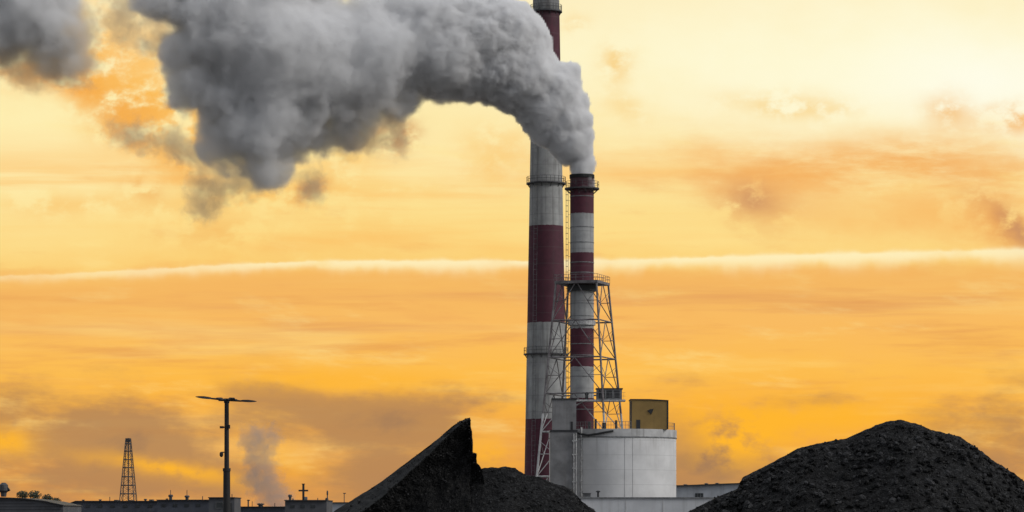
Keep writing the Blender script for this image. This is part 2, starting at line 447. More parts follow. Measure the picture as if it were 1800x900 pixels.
# ------------------------------------------------------------------ slim chimney with the plume
D2 = 500.0; k2 = D2 / F
cx2 = X(1023, D2); r2 = 20.8 * k2
slim = thing('slim_chimney', (cx2, D2, 0), 'slim chimney with narrow red and white rings inside the lattice tower, smoking', 'chimney')
ms = banded('slim chimney paint', [Z(p, D2) for p in (376, 445, 508, 578, 645, 700, 780, 850)], True, (.38, .385, .385), (.088, .015, .031), .6, soot=Z(312, 500))
zt = Z(308, D2)
MB().lathe(cx2, D2, [(r2, -.2), (r2, zt - .5), (r2 * 1.03, zt - .48), (r2 * 1.03, zt), (r2 * .88, zt), (r2 * .88, zt - 3)], 56).build('shaft', ms, slim, True)
MB().ring(cx2, D2, r2 * 1.031, r2 * 1.055, zt - .55, zt + .05, 56).build('rim', M['soot'], slim)
ring_platform(slim, cx2, D2, r2 - .05, r2 + .95, Z(331, D2), 1.1, M['steel_dark'], 16)
for py in (346, 400, 427, 462, 480, 534, 556, 605, 625, 662, 720):
    MB().ring(cx2, D2, r2 - .02, r2 + .045, Z(py, D2) - .07, Z(py, D2) + .07, 56).build('flange', M['steel_mid'], slim)
# caged ladder on its left side
ld = MB(); lx = cx2 - r2 - .35
for dyy in (-.25, .25): ld.bar((lx, D2 - .6 + dyy, Z(760, D2)), (lx, D2 - .6 + dyy, Z(322, D2)), .04, 5)
z = Z(757, D2)
while z < Z(325, D2):
    ld.bar((lx, D2 - .85, z), (lx, D2 - .35, z), .025, 4); z += .35
lo = ld.build('ladder', M['steel_mid'], slim)
cg = MB(); z = Z(750, D2)
while z < Z(335, D2):
    pts = [(lx - .42 * math.sin(a), D2 - .6 - .38 * math.cos(a), z) for a in [math.pi * i / 8 for i in range(9)]]
    cg.path(pts, .03, 4); z += .95
for a in (.25, .5, .75):
    q = (lx - .42 * math.sin(math.pi * a), D2 - .6 - .38 * math.cos(math.pi * a))
    cg.bar((q[0], q[1], Z(750, D2)), (q[0], q[1], Z(335, D2)), .025, 4)
cg.build('safety_cage', M['steel_mid'], lo)
z = Z(745, D2)
while z < Z(330, D2):
    MB().bar((lx, D2 - .6, z), (cx2 - r2 * .9, D2 - .4, z), .03, 4).build('standoff', M['steel_mid'], lo); z += 2.4

# ------------------------------------------------------------------ lattice tower round the slim chimney
tw = thing('lattice_tower', (cx2, D2, 0), 'splayed four legged steel lattice tower wrapped round the slim red and white chimney', 'tower')
tcx = X(1023.5, D2)
A0 = math.radians(27)
def corner(k, py):
    R = (52 + (py - 497) * .112) * k2
    a = A0 + math.pi / 2 * k
    return Vector((tcx + R * math.cos(a), D2 + R * math.sin(a), Z(py, D2)))
PYB = HZ + CH / k2
for k in range(4):
    MB().bar(corner(k, PYB), corner(k, 497), .2, 8, .17).build('leg', M['lattice'], tw)
tiers = [497, 565, 630, 693, 760, 838, PYB]
for a, b in zip(tiers, tiers[1:]):
    for k in range(4):
        p0, p1 = corner(k, a), corner(k + 1, a); q0, q1 = corner(k, b), corner(k + 1, b)
        MB().bar(p0, p1, .13, 6).build('cross_beam', M['lattice'], tw)
        mb = MB(); mid = (p0 + p1) / 2
        mb.bar(mid, q0, .085, 5).bar(mid, q1, .085, 5)
        h0, h1 = (p0 + q0) / 2, (p1 + q1) / 2
        mb.bar((mid + q0) / 2, h0, .06, 5).bar((mid + q1) / 2, h1, .06, 5)
        mb.bar((mid + q0) / 2, (p0 * .78 + q0 * .22), .05, 4).bar((mid + q1) / 2, (p1 * .78 + q1 * .22), .05, 4)
        mb.build('diagonal_brace', M['lattice'], tw)
# deck on top with a hole for the chimney, rails along its edge
dk = MB(); R0 = (54) * k2; zc = Z(497, D2)
cs = [corner(k, 494) + (corner(k, 494) - Vector((tcx, D2, Z(494, D2)))) * .07 for k in range(4)]
n = 40; o_, i_ = [], []
for i in range(n):
    a = 2 * math.pi * i / n + A0
    k = int(i // (n / 4)); f = (i % (n / 4)) / (n / 4)
    p = cs[k].lerp(cs[(k + 1) % 4], f)
    o_.append((p.x, p.y)); i_.append((cx2 + (r2 + .12) * math.cos(a), D2 + (r2 + .12) * math.sin(a)))
vs = [(x, y, zc - .35) for x, y in o_] + [(x, y, zc - .35) for x, y in i_] + [(x, y, zc + .12) for x, y in o_] + [(x, y, zc + .12) for x, y in i_]
fs = []
for i in range(n):
    j = (i + 1) % n
    fs += [(i, j, n + j, n + i), (2 * n + i, 3 * n + i, 3 * n + j, 2 * n + j), (i, 2 * n + i, 2 * n + j, j), (n + i, n + j, 3 * n + j, 3 * n + i)]
dk.add(vs, fs); dko = dk.build('deck', M['lattice'], tw)
rl = MB()
for k in range(4):
    a, b = cs[k].copy(), cs[(k + 1) % 4].copy()
    for h in (.55, 1.05):
        a.z = b.z = zc + .12 + h; rl.bar(a, b, .035, 5)
    for f in np.linspace(0, 1, 7):
        p = a.lerp(b, f); rl.bar((p.x, p.y, zc + .12), (p.x, p.y, zc + 1.17), .035, 5)
rl.build('railing', M['lattice'], dko)
MB().ring(cx2, D2, r2 + .02, r2 + .55, Z(512, D2), Z(502, D2), 40).build('collar', M['black'], tw)  # black ring standing in for the shade under the deck
MB().ring(cx2, D2, r2 + .05, r2 + .3, Z(572, D2), Z(564, D2), 40).build('collar', M['steel_light'], tw)
# gallery with a cabinet half way down the right front
mb = MB(); yb = D2 - 5.2
mb.box(X(1012, D2), X(1097, D2), yb - 1.2, yb + 1.8, Z(708, D2), Z(705, D2))
mb.bar((X(1000, D2), yb, Z(722, D2)), (X(1026, D2), yb, Z(706, D2)), .12)
gal = mb.build('gallery', M['steel_light'], tw)
rl = MB()
for px in range(1014, 1098, 8): rl.bar((X(px, D2), yb - 1.15, Z(705, D2)), (X(px, D2), yb - 1.15, Z(693, D2)), .03, 4)
for py in (693, 699): rl.bar((X(1014, D2), yb - 1.15, Z(py, D2)), (X(1097, D2), yb - 1.15, Z(py, D2)), .03, 4)
rl.build('railing', M['steel_mid'], gal)
kt = thing('control_cabinet', (X(1068, D2), yb, Z(705, D2)), 'flat dark grey cabinet sitting on the lattice tower gallery beside the slim chimney', 'cabinet')
MB().box(X(1047, D2), X(1091, D2), yb - .9, yb + 1.2, Z(704.9, D2), Z(687, D2)).build('body', M['steel_mid'], kt)
MB().box(X(1045.5, D2), X(1092.5, D2), yb - 1.0, yb + 1.3, Z(687, D2), Z(685, D2)).build('lid', M['roof_dark'], kt)
for px in (1056, 1069, 1082):
    MB().box(X(px, D2) - .5, X(px, D2) + .5, yb - .93, yb - .9, Z(702, D2), Z(689, D2)).build('door', M['roof_dark'], kt)
fb = thing('blower_drum', (X(1030, D2), yb, Z(705, D2)), 'small black drum on the gallery in front of the slim chimney', 'drum')
MB().bar((X(1030, D2), yb - .6, Z(695, D2)), (X(1030, D2), yb + .5, Z(695, D2)), .34, 14).build('casing', M['black'], fb)
MB().box(X(1030, D2) - .25, X(1030, D2) + .25, yb - .5, yb + .4, Z(704.9, D2), Z(698, D2)).build('foot', M['black'], fb)

# ------------------------------------------------------------------ storage tank
D3 = 478.0; k3 = D3 / F
cx3 = X(1077, D3); r3 = 111.5 * k3
tank = thing('storage_tank', (cx3, D3, 0), 'big round off white storage tank in front of the lattice tower', 'tank')
ztt = Z(757, D3); zr = Z(770, D3)
MB().lathe(cx3, D3, [(r3, -.2), (r3, zr)], 96).build('shell', M['tank'], tank, True)
MB().lathe(cx3, D3, [(r3 + .08, zr), (r3 + .08, ztt), (r3 - .1, ztt + .004), (0.2, ztt + .25)], 96).build('rim_band', M['tank_rim'], tank, True)
MB().ring(cx3, D3, r3 + .02, r3 + .12, zr - .16, zr - .002, 96).build('stiffener', M['steel_mid'], tank)
# vertical plate seams and the down pipes on the front
def on_tank(px, off=.0):
    x = X(px, D3 - r3 * .95); a = (x - cx3) / r3
    y = D3 - math.sqrt(max(0, (r3 + off) ** 2 - (x - cx3) ** 2)); return x, y
for px in (1098, 1112):
    x, y = on_tank(px, .01); MB().box(x - .03, x + .03, y - .02, y + .1, 0, zr - .2).build('plate_seam', M['tank_rim'], tank)
x, y = on_tank(1022, .25)
pp = MB().bar((x, y, Z(880, D3)), (x, y, ztt + .3), .16, 8)
for py in range(775, 880, 18): pp.box(x - .3, x + .3, y - .2, y + .35, Z(py, D3) - .06, Z(py, D3) + .06)
pp.build('down_pipe', M['steel_light'], tank)
# top railing, denser on the left front
for a0, a1, mm, rr in ((math.radians(232), math.radians(285), 20, .04), (math.radians(325), math.radians(365), 14, .03)):
    rl = MB()
    pts = lambda h: [(cx3 + (r3 - .25) * math.cos(a0 + (a1 - a0) * i / mm), D3 + (r3 - .25) * math.sin(a0 + (a1 - a0) * i / mm), ztt + h) for i in range(mm + 1)]
    for h in (.6, 1.15): rl.path(pts(h), rr, 4)
    for p, q in zip(pts(-.02), pts(1.2)): rl.bar(p, q, rr, 4)
    rl.build('railing', M['steel_mid'], tank)
for px, hh, w in ((1036, 1.3, .25), (1047, 1.7, .2), (1062, 1.1, .35), (1083, 1.5, .2)):
    x = X(px, D3 - 6)
    MB().bar((x, D3 - 6, ztt + .05), (x, D3 - 6, ztt + hh), w, 8).build('roof_valve', M['black'], tank)
# dark pipe run along the rim, upper left
pp = MB(); pts = []
for px, dz_ in ((978, .1), (995, -.35), (1010, -.15), (1020, -.55), (1034, -.75), (1050, -.55), (1066, -.25), (1078, -.1)):
    x, y = on_tank(px, .3); pts.append((x, y, Z(760, D3) + dz_))
pp.path(pts, .17, 7)
pp.build('rim_pipe', M['black'], tank)

# stair and lift shaft clinging to the left of the tank
D4 = 464.0; k4 = D4 / F
sh = thing('service_shaft', (X(992, D4), D4 + 1.5, 0), 'narrow stained grey concrete shaft standing against the left side of the round tank', 'shaft')
MB().box(X(967.5, D4), X(1014.5, D4), D4, D4 + 5.0, 0, Z(757, D4)).build('lower_block', M['concrete'], sh)
MB().box(X(971, D4), X(1013, D4), D4 + .15, D4 + 4.6, Z(757, D4), Z(702, D4)).build('upper_block', M['concrete'], sh)
MB().box(X(969.5, D4), X(1014.5, D4), D4, D4 + 4.8, Z(702, D4), Z(700, D4)).build('cap', M['roof_dark'], sh)
MB().box(X(967, D4), X(1015.5, D4), D4 - .08, D4 + 5.05, Z(759, D4), Z(757, D4) + .12).build('ledge', M['roof_dark'], sh)
MB().box(X(1003, D4), X(1007, D4), D4 + .1, D4 + .2, Z(757, D4) + .13, Z(741, D4)).build('door', M['black'], sh)
pp = MB()
for px in (1008.5, 1012.5):
    pp.bar((X(px, D4), D4 - .25, Z(885, D4)), (X(px, D4), D4 - .25, Z(762, D4)), .1, 6)
for py in range(775, 885, 24): pp.box(X(1006, D4), X(1015, D4), D4 - .32, D4, Z(py, D4) - .1, Z(py, D4) + .1)
pp.build('down_pipe', M['steel_light'], sh)

# ochre plant room on the tank roof
D5 = 474.0
yc = thing('plant_room', (X(1140, D5), D5, ztt), 'boxy ochre yellow plant room on the right half of the round tank roof', 'cabin')
MB().prism([(X(1107.5, D5), ztt + .02), (X(1172, D5), ztt + .02), (X(1172, D5), Z(706, D5)), (X(1140, D5), Z(704.6, D5)), (X(1107.5, D5), Z(704.2, D5))], D5 - 3, D5 + 3).build('wall', M['yellow'], yc)
MB().prism([(X(1106.3, D5), Z(704.2, D5)), (X(1140, D5), Z(704.6, D5)), (X(1173.3, D5), Z(706, D5)), (X(1173.3, D5), Z(704.6, D5)), (X(1140, D5), Z(702.8, D5)), (X(1106.3, D5), Z(702.6, D5))], D5 - 3.1, D5 + 3.1).build('roof', M['roof_dark'], yc)
for px in (1107.8, 1172):
    MB().box(X(px, D5) - .12, X(px, D5) + .12, D5 - 3.05, D5 - 2.8, ztt + .03, Z(706.5, D5)).build('corner_post', M['roof_dark'], yc)
vb = MB(); vx, vz = X(1142, D5), Z(724, D5)
vb.bar((vx, D5 - 3.12, vz), (vx, D5 - 2.9, vz), .34, 12)
vb.add([(vx - .55, D5 - 3.1, vz + .1), (vx + .5, D5 - 3.1, vz + .42), (vx + .1, D5 - 3.1, vz - .55), (vx - .55, D5 - 2.99, vz + .1), (vx + .5, D5 - 2.99, vz + .42), (vx + .1, D5 - 2.99, vz - .55)], [(0, 1, 2), (5, 4, 3), (0, 3, 4, 1), (1, 4, 5, 2), (2, 5, 3, 0)])
vb.build('vent', M['black'], yc)
MB().box(X(1117, D5), X(1124, D5), D5 - 3.06, D5 - 2.95, ztt + .03, Z(739, D5)).build('door', M['roof_dark'], yc)

# low white annex before the tank
D6 = 440.0
an = thing('low_annex', (X(1140, D6), D6, 0), 'low white flat roofed annex at the foot of the tank between the coal heaps', 'annex')
MB().box(X(990, D6), X(1290, D6), D6, D6 + 14, 0, Z(876.5, D6)).build('wall', M['annex'], an)
MB().box(X(989, D6), X(1291, D6), D6 - .15, D6 + 14.1, Z(876.5, D6), Z(874, D6)).build('parapet', M['steel_mid'], an)
for px in (1100, 1165): MB().box(X(px, D6) - .06, X(px, D6) + .06, D6 - .04, D6 - .001, 0, Z(877, D6)).build('wall_joint', M['tank_rim'], an)
ru = thing('roof_unit', (X(1032, D6), D6 + 2, Z(874, D6)), 'squat grey ventilation unit at the left end of the low annex roof', 'vent unit')
MB().box(X(1025, D6), X(1039, D6), D6 + 1.5, D6 + 2.6, Z(874, D6), Z(867.5, D6)).build('casing', M['steel_mid'], ru)
MB().box(X(1024.5, D6), X(1039.5, D6), D6 + 1.4, D6 + 2.7, Z(867.5, D6), Z(866.5, D6)).build('lid', M['roof_dark'], ru)
for py in (869, 871): MB().box(X(1026, D6), X(1038, D6), D6 + 1.46, D6 + 1.499, Z(py + .8, D6), Z(py, D6)).build('louvre', M['black'], ru)
rp = thing('vent_pipe', (X(1052, D6), D6 + 2, Z(874, D6)), 'short black capped vent pipe on the low annex roof, right of the grey unit', 'vent pipe')
MB().bar((X(1052, D6), D6 + 2, Z(874, D6)), (X(1052, D6), D6 + 2, Z(865, D6)), .16, 10).build('stem', M['black'], rp)
MB().lathe(X(1052, D6), D6 + 2, [(.32, Z(865, D6)), (.36, Z(863.5, D6)), (.1, Z(862, D6))], 14).build('cap', M['black'], rp)

# ------------------------------------------------------------------ far long shed to the right
D7 = 900.0
fs_ = thing('far_shed', (X(1260, D7), D7, 0), 'long pale far shed with a gently sloping roof, right of the tank', 'shed')
MB().prism([(X(1150, D7), 0), (X(1420, D7), 0), (X(1420, D7), Z(845, D7)), (X(1290, D7), Z(851, D7)), (X(1200, D7), Z(854.5, D7)), (X(1150, D7), Z(855.5, D7))], D7, D7 + 40).build('wall', M['wall_pale'], fs_)
rf = MB().prism([(X(1149, D7), Z(855.4, D7)), (X(1200, D7), Z(854.4, D7)), (X(1290, D7), Z(850.9, D7)), (X(1421, D7), Z(844.9, D7)), (X(1421, D7), Z(843.5, D7)), (X(1290, D7), Z(849.3, D7)), (X(1200, D7), Z(852.7, D7)), (X(1149, D7), Z(853.7, D7))], D7 - .8, D7 + 41).build('roof', M['roof_dark'], fs_)
for px, py in ((1206, 853.4), (1243, 851.5), (1262, 851)):
    MB().lathe(X(px, D7), D7 + 4, [(.5, Z(py, D7)), (.5, Z(py - 1.6, D7)), (.9, Z(py - 1.7, D7)), (.3, Z(py - 2.6, D7))], 10).build('vent', M['steel_dark'], rf)
for px in (1224, 1229, 1234): MB().box(X(px, D7) - .4, X(px, D7) + .4, D7 - .12, D7 - .01, Z(874, D7), Z(867, D7)).build('window', M['glass'], fs_)

# ------------------------------------------------------------------ low sheds along the left horizon
def mushroom(px, pyb, pyt, w, d, roof, y=3.0, m='steel_dark'):
    x = X(px, d); s = d / F
    h0, h1 = Z(pyb, d), Z(pyt, d)
    return MB().lathe(x, d + y, [(w * .32 * s, h0 - .3), (w * .32 * s, h0 + (h1 - h0) * .55), (w * .5 * s, h0 + (h1 - h0) * .62), (w * .5 * s, h0 + (h1 - h0) * .85), (w * .38 * s, h1)], 14).build('vent', M[m], roof)

def shed(name, x0, x1, ytop, d, label, wall, depth=16, lip=1.6, slope_l=0, cat='shed'):
    r = thing(name, (X((x0 + x1) / 2, d), d, 0), label, cat)
    poly = [(X(x0, d), 0), (X(x1, d), 0), (X(x1, d), Z(ytop, d)), (X(x0 + slope_l, d), Z(ytop, d))]
    if slope_l: poly.append((X(x0, d), Z(ytop + slope_l * .35, d)))
    MB().prism(poly, d, d + depth).build('wall', M[wall], r)
    rp = [(X(x0 - 1 + slope_l, d), Z(ytop, d) + .003), (X(x1 + 1, d), Z(ytop, d) + .003), (X(x1 + 1, d), Z(ytop - lip, d)), (X(x0 - 1 + slope_l, d), Z(ytop - lip, d))]
    if slope_l: rp = [(X(x0 - 1, d), Z(ytop + (slope_l + 1) * .35, d) + .003)] + rp + [(X(x0 - 1, d), Z(ytop - lip + (slope_l + 1) * .35, d))]
    rf = MB().prism(rp, d - .3, d + depth + .3).build('roof', M['roof_dark'], r)
    return r, rf

# a: rounded-end shed at the very left
DA = 330.0
ra = thing('sheet_metal_shed', (X(40, DA), DA, 0), 'dark sheet metal shed at the left edge, roof falling away under bushes', 'shed')
MB().prism([(X(-60, DA), 0), (X(111, DA), 0), (X(111, DA), Z(889, DA)), (X(80, DA), Z(882, DA)), (X(40, DA), Z(877, DA)), (X(-60, DA), Z(873.5, DA))], DA, DA + 14).build('wall', M['wall_grey'], ra)
rfa = MB().prism([(X(-61, DA), Z(873.4, DA)), (X(40, DA), Z(876.9, DA)), (X(80, DA), Z(881.9, DA)), (X(112.5, DA), Z(889.2, DA)), (X(112.5, DA), Z(887.8, DA)), (X(80, DA), Z(880.4, DA)), (X(40, DA), Z(875.3, DA)), (X(-61, DA), Z(871.8, DA))], DA - .3, DA + 14.3).build('roof', M['roof_dark'], ra)
for py in (880, 885, 890, 895): MB().box(X(-60, DA), X(108 if py > 888 else 62, DA), DA - .05, DA - .002, Z(py + .7, DA), Z(py, DA)).build('cladding_rail', M['roof_dark'], ra)
hu = thing('roof_hopper', (X(3, DA), DA + 2, Z(872, DA)), 'dark twin headed vent hopper on the shed roof at the left edge', 'hopper')
MB().lathe(X(1, DA), DA + 2, [(.3, Z(873, DA)), (.35, Z(866, DA)), (.55, Z(862, DA)), (.5, Z(852, DA)), (.2, Z(848, DA))], 14).build('body', M['steel_dark'], hu)
MB().bar((X(3, DA), DA + 2, Z(864, DA)), (X(10.5, DA), DA + 2, Z(858.5, DA)), .16, 8, .28).build('spout', M['black'], hu)

r_, rf_ = shed('brick_store', 116, 282, 881.5, 420.0, 'long low blue grey store between the dark shed and the lattice mast foot', 'wall_blue', slope_l=18, lip=1.3)
for px, pt in ((141, 878), (171, 877.5), (251, 876.5)): mushroom(px, 881, pt, 6, 420.0, rf_)
r_, rf_ = shed('workshop', 276, 372, 879.5, 405.0, 'blue grey workshop carrying two flared roof ventilators, left of the lamp mast', 'wall_blue', lip=1.3)
mushroom(295.5, 879, 869, 8.5, 405.0, rf_); mushroom(324.5, 879, 870.5, 9, 405.0, rf_)
for px in (295.5, 324.5): MB().bar((X(px, 405.), 408., Z(871, 405.)), (X(px, 405.), 408., Z(861, 405.)), .05, 5).build('lightning_rod', M['steel_dark'], rf_)
mushroom(289, 879, 876, 5, 405.0, rf_)
r_, rf_ = shed('gatehouse', 367, 412, 875.5, 385.0, 'small flat roofed gatehouse directly behind the lamp mast foot', 'wall_grey', 9, 1.6, cat='gatehouse')
w_ = MB().box(X(380, 385), X(392, 385), 384.93, 384.999, Z(893, 385.), Z(883, 385.)).build('window', M['glass'], r_)
fr = MB()
for a, b, c2, d2 in ((379.4, 392.6, 882.4, 883), (379.4, 392.6, 893, 893.6), (379.4, 380, 883, 893), (392, 392.6, 883, 893)):
    fr.box(X(a, 385), X(b, 385), 384.9, 384.999, Z(d2, 385.), Z(c2, 385.))
fr.build('frame', M['steel_mid'], w_)
MB().box(X(398, 385), X(408, 385), 384.93, 384.999, 0, Z(884, 385.)).build('door', M['roof_dark'], r_)
r_, rf_ = shed('flat_store', 412, 504, 891.5, 415.0, 'lowest flat grey store, between the gatehouse and the cross topped building', 'wall_blue', 12, 1.2)
mushroom(455, 891, 884.5, 13, 415., rf_)
MB().bar((X(433, 415), 418, Z(892, 415.)), (X(433, 415), 418, Z(878, 415.)), .11, 6).build('pole', M['steel_dark'], rf_)
MB().box(X(431, 415), X(436, 415), 417.8, 418.2, Z(880, 415.), Z(878.4, 415.)).build('pole_head', M['steel_dark'], rf_)
MB().bar((X(440, 415), 418, Z(892, 415.)), (X(440, 415), 418, Z(881, 415.)), .05, 6).build('pole', M['steel_dark'], rf_)
r_, rf_ = shed('cross_topped_block', 501, 574, 880.5, 395.0, 'grey block bearing a dark cross shaped mast on its flat roof', 'wall_grey', 13, 1.8, cat='building')
cr = MB(); s = 395. / F; x = X(530.5, 395.); y = 398.
cr.box(x - 1.9 * s, x + 1.9 * s, y - .12, y + .12, Z(880, 395.), Z(851, 395.)); 
cr.box(x - 8.5 * s, x - 1.92 * s, y - .1, y + .1, Z(863.5, 395.), Z(860.5, 395.)); cr.box(x + 1.92 * s, x + 8.5 * s, y - .1, y + .1, Z(863.5, 395.), Z(860.5, 395.))
cr.box(x - 2.8 * s, x + 2.8 * s, y - .16, y + .16, Z(850.99, 395.), Z(849.6, 395.))
cr.build('cross_mast', M['black'], rf_)
MB().box(X(533, 395.), X(538, 395.), 397.4, 397.8, Z(879, 395.), Z(873, 395.)).build('mast_box', M['steel_mid'], rf_)
mushroom(507, 880, 869, 7, 395., rf_); mushroom(573, 880, 862, 3, 395., rf_)
MB().bar((X(512, 395), 398, Z(880, 395.)), (X(512, 395), 398, Z(876, 395.)), .1, 6).build('pipe', M['steel_dark'], rf_)
r_, rf_ = shed('pale_store', 576, 640, 884, 430.0, 'pale store half hidden by the foot of the pointed coal heap', 'wall_pale', 12, 1.2)
mushroom(585.5, 893, 876.5, 5.5, 415., rf_, -14); 
MB().bar((X(603, 430), 433, Z(884, 430.)), (X(603, 430), 433, Z(866, 430.)), .06, 6).build('pole', M['steel_dark'], rf_)
MB().box(X(601, 430), X(606, 430), 432.9, 433.1, Z(867.5, 430.), Z(866, 430.)).build('pole_head', M['steel_dark'], rf_)

for px, d, y0 in ((200, 420., 881.5), (226, 420., 881.5), (262, 420., 881.5)):
    MB().box(X(px - 3, d), X(px + 3, d), d + 2, d + 4, Z(y0 - 1.2, d), Z(y0 - rnd.uniform(2.5, 4.5), d)).build('roof_hatch', M['steel_dark'], bpy.data.objects['brick_store'].children[1])
for nm, d, xs, ya, yb2 in (('brick_store', 420., (128, 150, 172, 194, 216, 238, 260), 892, 888), ('workshop', 405., (284, 304, 324, 344), 891, 886), ('cross_topped_block', 395., (510, 528, 546), 893, 888)):
    for px in xs: MB().box(X(px, d), X(px + 8, d), d - .06, d - .003, Z(ya, d), Z(yb2, d)).build('window', M['glass'], bpy.data.objects[nm])
for nm, d, px, y0, y1 in (('brick_store', 420., 188, 881, 873), ('workshop', 405., 352, 879, 872), ('flat_store', 415., 480, 891, 884), ('gatehouse', 385., 404, 875, 868), ('cross_topped_block', 395., 556, 880, 875)):
    MB().bar((X(px, d), d + 3, Z(y0, d)), (X(px, d), d + 3, Z(y1, d)), .06, 6).build('aerial', M['steel_dark'], bpy.data.objects[nm])
# bushes hanging over the end of the sheet metal shed
def bush(px, py, w, h, d, seed, label):
    r = random.Random(seed); s = d / F
    root = thing('bush', (X(px, d), d, 0), label, 'bush', 'bushes behind the sheet metal shed')
    c = Vector((X(px, d), d, Z(py, d)))
    lf = MB()
    for i in range(420):
        q = Vector((r.gauss(0, .5), r.gauss(0, .5), r.gauss(0, .5)))
        if q.length > 1.15: q *= 1.0 / q.length
        p = c + Vector((q.x * w * s, q.y * w * s, q.z * h * s))
        u = Vector((r.uniform(-1, 1), r.uniform(-1, 1), r.uniform(-1, 1))).normalized(); v = u.orthogonal().normalized()
        a = r.uniform(.07, .15)
        lf.add([p - u * a, p + v * a * .5, p + u * a, p - v * a * .5], [(0, 1, 2, 3)])
    lf.build('foliage', M['leaf'], root)
    st = MB()
    for i in range(5):
        st.bar((c.x + r.uniform(-.15, .15), d, 0), c + Vector((r.uniform(-.6, .6) * w * s, r.uniform(-.3, .3), r.uniform(-.4, .5) * h * s)), .06, 5, .02)
    st.build('stem', M['bark'], root)
for a in ((40, 870, 10, 7, 346.5, 1, 'leftmost dark bush, where the shed roof begins to fall'), (61, 870.5, 11, 8, 347, 2, 'wide dark bush over the middle of the falling shed roof'),
          (83, 876, 9, 7, 346.5, 3, 'small bush above the falling shed roof, right of the wide one'), (98, 882, 9, 7, 346, 4, 'low bush over the lower end of the falling roof'), (109, 886.5, 5, 4, 345.7, 5, 'smallest bush, at the right foot of the falling roof')):
    bush(*a)

# ------------------------------------------------------------------ far lattice mast
D8 = 1500.0; k8 = D8 / F
lm = thing('lattice_mast', (X(225.5, D8), D8, 0), 'slender dark lattice mast far away behind the low blue grey stores', 'mast')
def mc(k, py):
    w = (4.2 + (py - 772) * .088) * k8
    a = math.radians(40) + math.pi / 2 * k
    return Vector((X(225.5, D8) + w * 1.3 * math.cos(a), D8 + w * 1.3 * math.sin(a), Z(py, D8)))
for k in range(4): MB().bar(mc(k, HZ + CH / k8), mc(k, 771), .26, 5, .2).build('leg', M['steel_dark'], lm)
lv = [771, 780, 793, 808, 822, 838, 853, 868, 884]
for i, (a, b) in enumerate(zip(lv, lv[1:])):
    br = MB()
    for k in range(4):
        br.bar(mc(k, a), mc(k + 1, b), .11, 4).bar(mc(k + 1, a), mc(k, b), .11, 4)
    br.build('cross_brace', M['steel_dark'], lm)
    fl = MB()
    for k in range(4): fl.bar(mc(k, a), mc(k + 1, a), .3 if i else .2, 5)
    fl.build('floor_frame', M['steel_dark'], lm)
MB().bar((X(225.5, D8), D8, Z(884, D8)), (X(225.5, D8), D8, Z(770, D8)), .35, 6).build('cable_riser', M['steel_dark'], lm)
MB().box(X(221.5, D8), X(229.5, D8), D8 - 1, D8 + 1, Z(777, D8), Z(772.5, D8)).build('head_frame', M['steel_dark'], lm)

# ------------------------------------------------------------------ lamp masts
def lamp_mast(px, pyh, d, label):
    k = 200.0 / F                      # all sizes as seen on the mast 200 m away
    x = X(px, d); zt = Z(700, 200.0)
    rt = thing('lamp_mast', (x, d, 0), label, 'lamp mast', 'lamp masts on the coal yard')
    zs = Z(826, 200.)
    MB().lathe(x, d, [(.27, 0), (.235, zs - .15), (.24, zs)], 16).build('lower_pole', M['lamp'], rt, True)
    MB().lathe(x, d, [(.17, zs + .002), (.15, zt - .35), (.19, zt - .3), (.19, zt - .02)], 16).build('upper_pole', M['lamp'], rt, True)
    MB().ring(x, d, .14, .27, zs - .1, zs + .12, 16).build('collar', M['lamp'], rt)
    arms = [(-1.0, -.25, 2.15, .20), (1.0, -.25, 2.15, -.12), (-.45, -1., 1.35, .06), (.5, -1., 1.3, .06), (-.5, 1., 1.3, .03), (.5, 1., 1.3, .02)]
    for ax, ay, L, dzz in arms:
        v = Vector((ax, ay, 0)).normalized()
        a = Vector((x, d, zt - .12)); m_ = a + v * L * .5 + Vector((0, 0, dzz * .55 - .02)); e = a + v * L + Vector((0, 0, dzz))
        ar = MB().bar(a, m_, .085, 6, .06).build('arm', M['lamp'], rt)
        w = v.orthogonal(); w = Vector((-v.y, v.x, 0))
        sc = [(0, .09, .12), (.18, .2, .15), (.5, .22, .16), (.8, .18, .11), (1., .09, .03)]
        vs = []
        for f, hw_, th in sc:
            c0 = m_.lerp(e, f)
            vs += [c0 - w * hw_ - Vector((0, 0, th * .4)), c0 + w * hw_ - Vector((0, 0, th * .4)), c0 + w * hw_ * .7 + Vector((0, 0, th * .6)), c0 - w * hw_ * .7 + Vector((0, 0, th * .6))]
        fs = [(3, 2, 1, 0), (16, 17, 18, 19)]
        for q in range(4):
            for i in range(4): fs.append((q * 4 + i, q * 4 + (i + 1) % 4, q * 4 + 4 + (i + 1) % 4, q * 4 + 4 + i))
        hd = MB().add(vs, fs).build('lamp_head', M['lamp'], ar)
    # camera on a bracket, and a cross arm with two small boxes above it
    cz = Z(795, 200.)
    bk = MB().bar((x, d, cz), (x - .36, d - .05, cz), .04, 6).build('bracket', M['lamp'], rt)
    MB().lathe(x - .36, d - .05, [(.05, cz + .03), (.12, cz - .03), (.13, cz - .2), (.09, cz - .3), (.02, cz - .34)], 12).build('dome_camera', M['lamp'], bk, True)
    cz = Z(751, 200.)
    bk = MB().bar((x - .34, d - .1, cz), (x + .2, d - .1, cz), .045, 6).build('cross_arm', M['lamp'], rt)
    MB().box(x - .46, x - .2, d - .22, d + .02, cz - .08, cz + .07).build('floodlight', M['lamp'], bk)
    MB().box(x + .12, x + .24, d - .2, d, cz - .1, cz + .16).build('floodlight', M['lamp'], bk)
lamp_mast(398.5, 700, 200.0, 'dark lamp mast with a wide flat head before the low stores')
lamp_mast(-78, 598, 135.0, 'nearer lamp mast at the left edge, one lamp tip showing')

